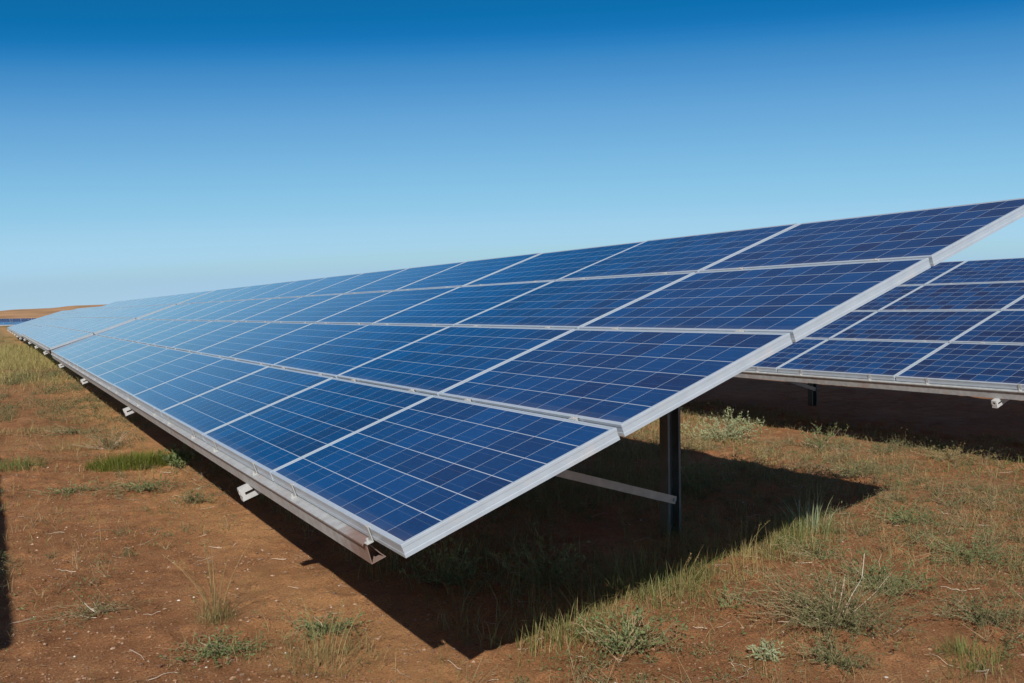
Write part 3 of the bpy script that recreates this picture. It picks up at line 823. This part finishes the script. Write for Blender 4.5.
x, y = scatter(34000, -.95, .75, 12, 48, lambda a, b: np.clip((fbm(a * 1.5, b * .45, 75) - .45) * 7, 0, 1) * np.clip((b - 11 - 12 * fbm(a * 2.2, b * .25, 77)) / 14, 0, 1), 14); n = len(x)
dist = (y + 3) / 8
tag(np_obj('tall_lane_grass', blades(x, y, .08 + .34 * rng.uniform(0, 1, n) ** 1.8, .0022 * dist, .1 + 1.1 * rng.uniform(0, 1, n)), M_lane),
    'tall yellow-green grass along the lane beside the main row, towards the horizon', 'grass', kind='stuff')

# small flat leaves of creeping weeds
def d_cr(x, y):
    return np.clip((fbm(x * 2.1, y * 2.1, 81) - .56) * 9, 0, 1) * np.clip((fbm(x * 9, y * 9, 83, 2) - .4) * 4, 0, 1) * .8
x, y = scatter(70000, -1.5, 8, -.8, 10, d_cr, 5); n = len(x)
P = np.stack([x, y, gh(x, y) + rng.uniform(.002, .03, n)], 1)
tag(np_obj('creeping_weed', leaves(P, rng.normal(0, 1, (n, 3)) * np.array([1, 1, .35]), rng.uniform(.008, .024, n), rng.uniform(.005, .011, n)), M_leaf),
    'creeping small-leaved weeds hugging the earth', 'weed', kind='stuff')

# pebbles
def pebbles(x, y, r, mat, name, label):
    n = len(x)
    base = np.array([[1, 0, 0], [0, 1, 0], [-1, 0, 0], [0, -1, 0], [0, 0, 1], [0, 0, -1], [.62, .62, .35], [-.62, .62, .35], [-.62, -.62, .35], [.62, -.62, .35]], float)
    T = np.array([[0, 6, 9], [0, 1, 6], [1, 7, 6], [1, 2, 7], [2, 8, 7], [2, 3, 8], [3, 9, 8], [3, 0, 9], [4, 6, 7], [4, 7, 8], [4, 8, 9], [4, 9, 6], [5, 1, 0], [5, 2, 1], [5, 3, 2], [5, 0, 3]])
    V = base[None] * (1 + rng.normal(0, .16, (n, 10, 3)))
    V = V * r[:, None, None] * np.stack([rng.uniform(.7, 1.4, n), rng.uniform(.7, 1.3, n), rng.uniform(.4, .8, n)], 1)[:, None, :]
    a = rng.uniform(0, 6.28, n); c, s = np.cos(a)[:, None], np.sin(a)[:, None]
    V = np.stack([V[..., 0] * c - V[..., 1] * s, V[..., 0] * s + V[..., 1] * c, V[..., 2]], -1)
    V += np.stack([x, y, gh(x, y) + r * .12], 1)[:, None, :]
    F = (np.arange(n)[:, None, None] * 10 + T[None]).reshape(-1, 3)
    o = link(bpy.data.objects.new(name, mesh_np(name, V.reshape(-1, 3), F, mat)))
    return tag(o, label, 'stones', kind='stuff')
x, y = scatter(150000, -1.5, 7, -.9, 9, lambda a, b: np.clip((fbm(a * 1.5, b * 1.5, 91) - .36) * 3, .10, 1) * np.clip(1.25 - (b + .9) / 9, .2, 1), 6)
pebbles(x, y, .003 + .009 * rng.uniform(0, 1, len(x)) ** 5, M_peb, 'pebbles', 'brown and reddish pebbles strewn over the earth')
x, y = scatter(2000, -1.5, 6, -.9, 8, lambda a, b: np.clip((fbm(a * 1.1, b * 1.1, 95) - .48) * 5, .02, 1), 7)
pebbles(x, y, .002 + .007 * rng.uniform(0, 1, len(x)) ** 4, M_white, 'white_pebbles', 'small white quartz chips strewn over the earth')

# dead twigs lying about
n = 520
x = rng.uniform(-1.4, 7, n); y = rng.uniform(-.8, 8, n); a = rng.uniform(0, 6.28, n); l = rng.uniform(.03, .16, n)
t = np.linspace(-.5, .5, 5)[None, :]
px = x[:, None] + np.cos(a)[:, None] * l[:, None] * t + rng.normal(0, .004, (n, 5)); py = y[:, None] + np.sin(a)[:, None] * l[:, None] * t + rng.normal(0, .004, (n, 5))
P = np.stack([px, py, gh(px, py) + .004 + rng.uniform(0, .01, (n, 5))], -1)
tag(np_obj('twigs', tubes(P, .002, .001), M_stem_dead), 'bleached dead twigs lying on the earth', 'twigs', kind='stuff')

# straw and leaf fragments lying flat on the earth
x, y = scatter(120000, -1.5, 8, -.9, 10, lambda a, b: np.clip((fbm(a * 1.4, b * 1.4, 101) - .42) * 4, .03, 1) * np.where(a < .7, .45, .8), 8); n = len(x)
a = rng.uniform(0, 6.28, n)
tag(np_obj('straw_litter', leaves(np.stack([x, y, gh(x, y) + rng.uniform(.001, .012, n)], 1), np.stack([np.cos(a), np.sin(a), rng.normal(0, .15, n)], 1), rng.uniform(.01, .05, n), rng.uniform(.0012, .003, n)), M_stem),
    'broken straw and stalk litter strewn over the earth', 'litter', kind='stuff')

# small many-stemmed weeds merging into a patchy cover
cx, cy = scatter(8000, -1.4, 8, -1.6, 10, lambda a, b: np.clip((fbm(a * .9, b * .9, 111) - np.where(a > .9, .40, .47)) * 6, 0, 1) * np.where(a < .8, np.where(b < 1.9, .7, .3), 1.0) * (1 - .6 * inshade(a, b)), 9)
ax_, ay_ = scatter(900, -1.3, .8, 8, 26, lambda a, b: np.clip((fbm(a * 1.1, b * .7, 117) - .45) * 7, 0, 1), 19)
cx, cy = np.concatenate([cx, ax_]), np.concatenate([cy, ay_])
m = 46; n = len(cx)
rad = (.03 + .15 * rng.uniform(0, 1, n) ** 2) * np.clip(cy / 9, 1, 1.8)
ii = np.repeat(np.arange(n), m)
q = rng.normal(0, .55, (n * m, 2)); zz = np.abs(rng.normal(.35, .45, n * m)) * rad[ii]
P = np.stack([cx[ii] + q[:, 0] * rad[ii], cy[ii] + q[:, 1] * rad[ii], np.zeros(n * m)], 1)
P[:, 2] = gh(P[:, 0], P[:, 1]) + zz
D = np.stack([q[:, 0], q[:, 1], np.full(n * m, .5)], 1) + rng.normal(0, .5, (n * m, 3))
tag(np_obj('low_weeds', leaves(P, D, rng.uniform(.008, .024, n * m) * np.clip(cy[ii] / 8, 1, 2.5), rng.uniform(.003, .008, n * m) * np.clip(cy[ii] / 8, 1, 2.5)), M_grey),
    'patchy cover of small grey-green weeds on the earth', 'weed', kind='stuff')
k = rng.integers(0, n, n * 5)
a = rng.uniform(0, 6.28, n * 5); l = rad[k] * rng.uniform(.5, 1.2, n * 5); e = rng.uniform(.2, 1.4, n * 5); t = np.linspace(0, 1, 4)[None, :]
W = np.stack([cx[k][:, None] + (np.cos(a) * np.cos(e) * l)[:, None] * t, cy[k][:, None] + (np.sin(a) * np.cos(e) * l)[:, None] * t, gh(cx[k], cy[k])[:, None] + (np.sin(e) * l)[:, None] * t], -1)
tag(np_obj('weed_stems', tubes(W, .0013, .0007), M_stem), 'fine dry stems of the small grey-green weeds', 'weed', kind='stuff')
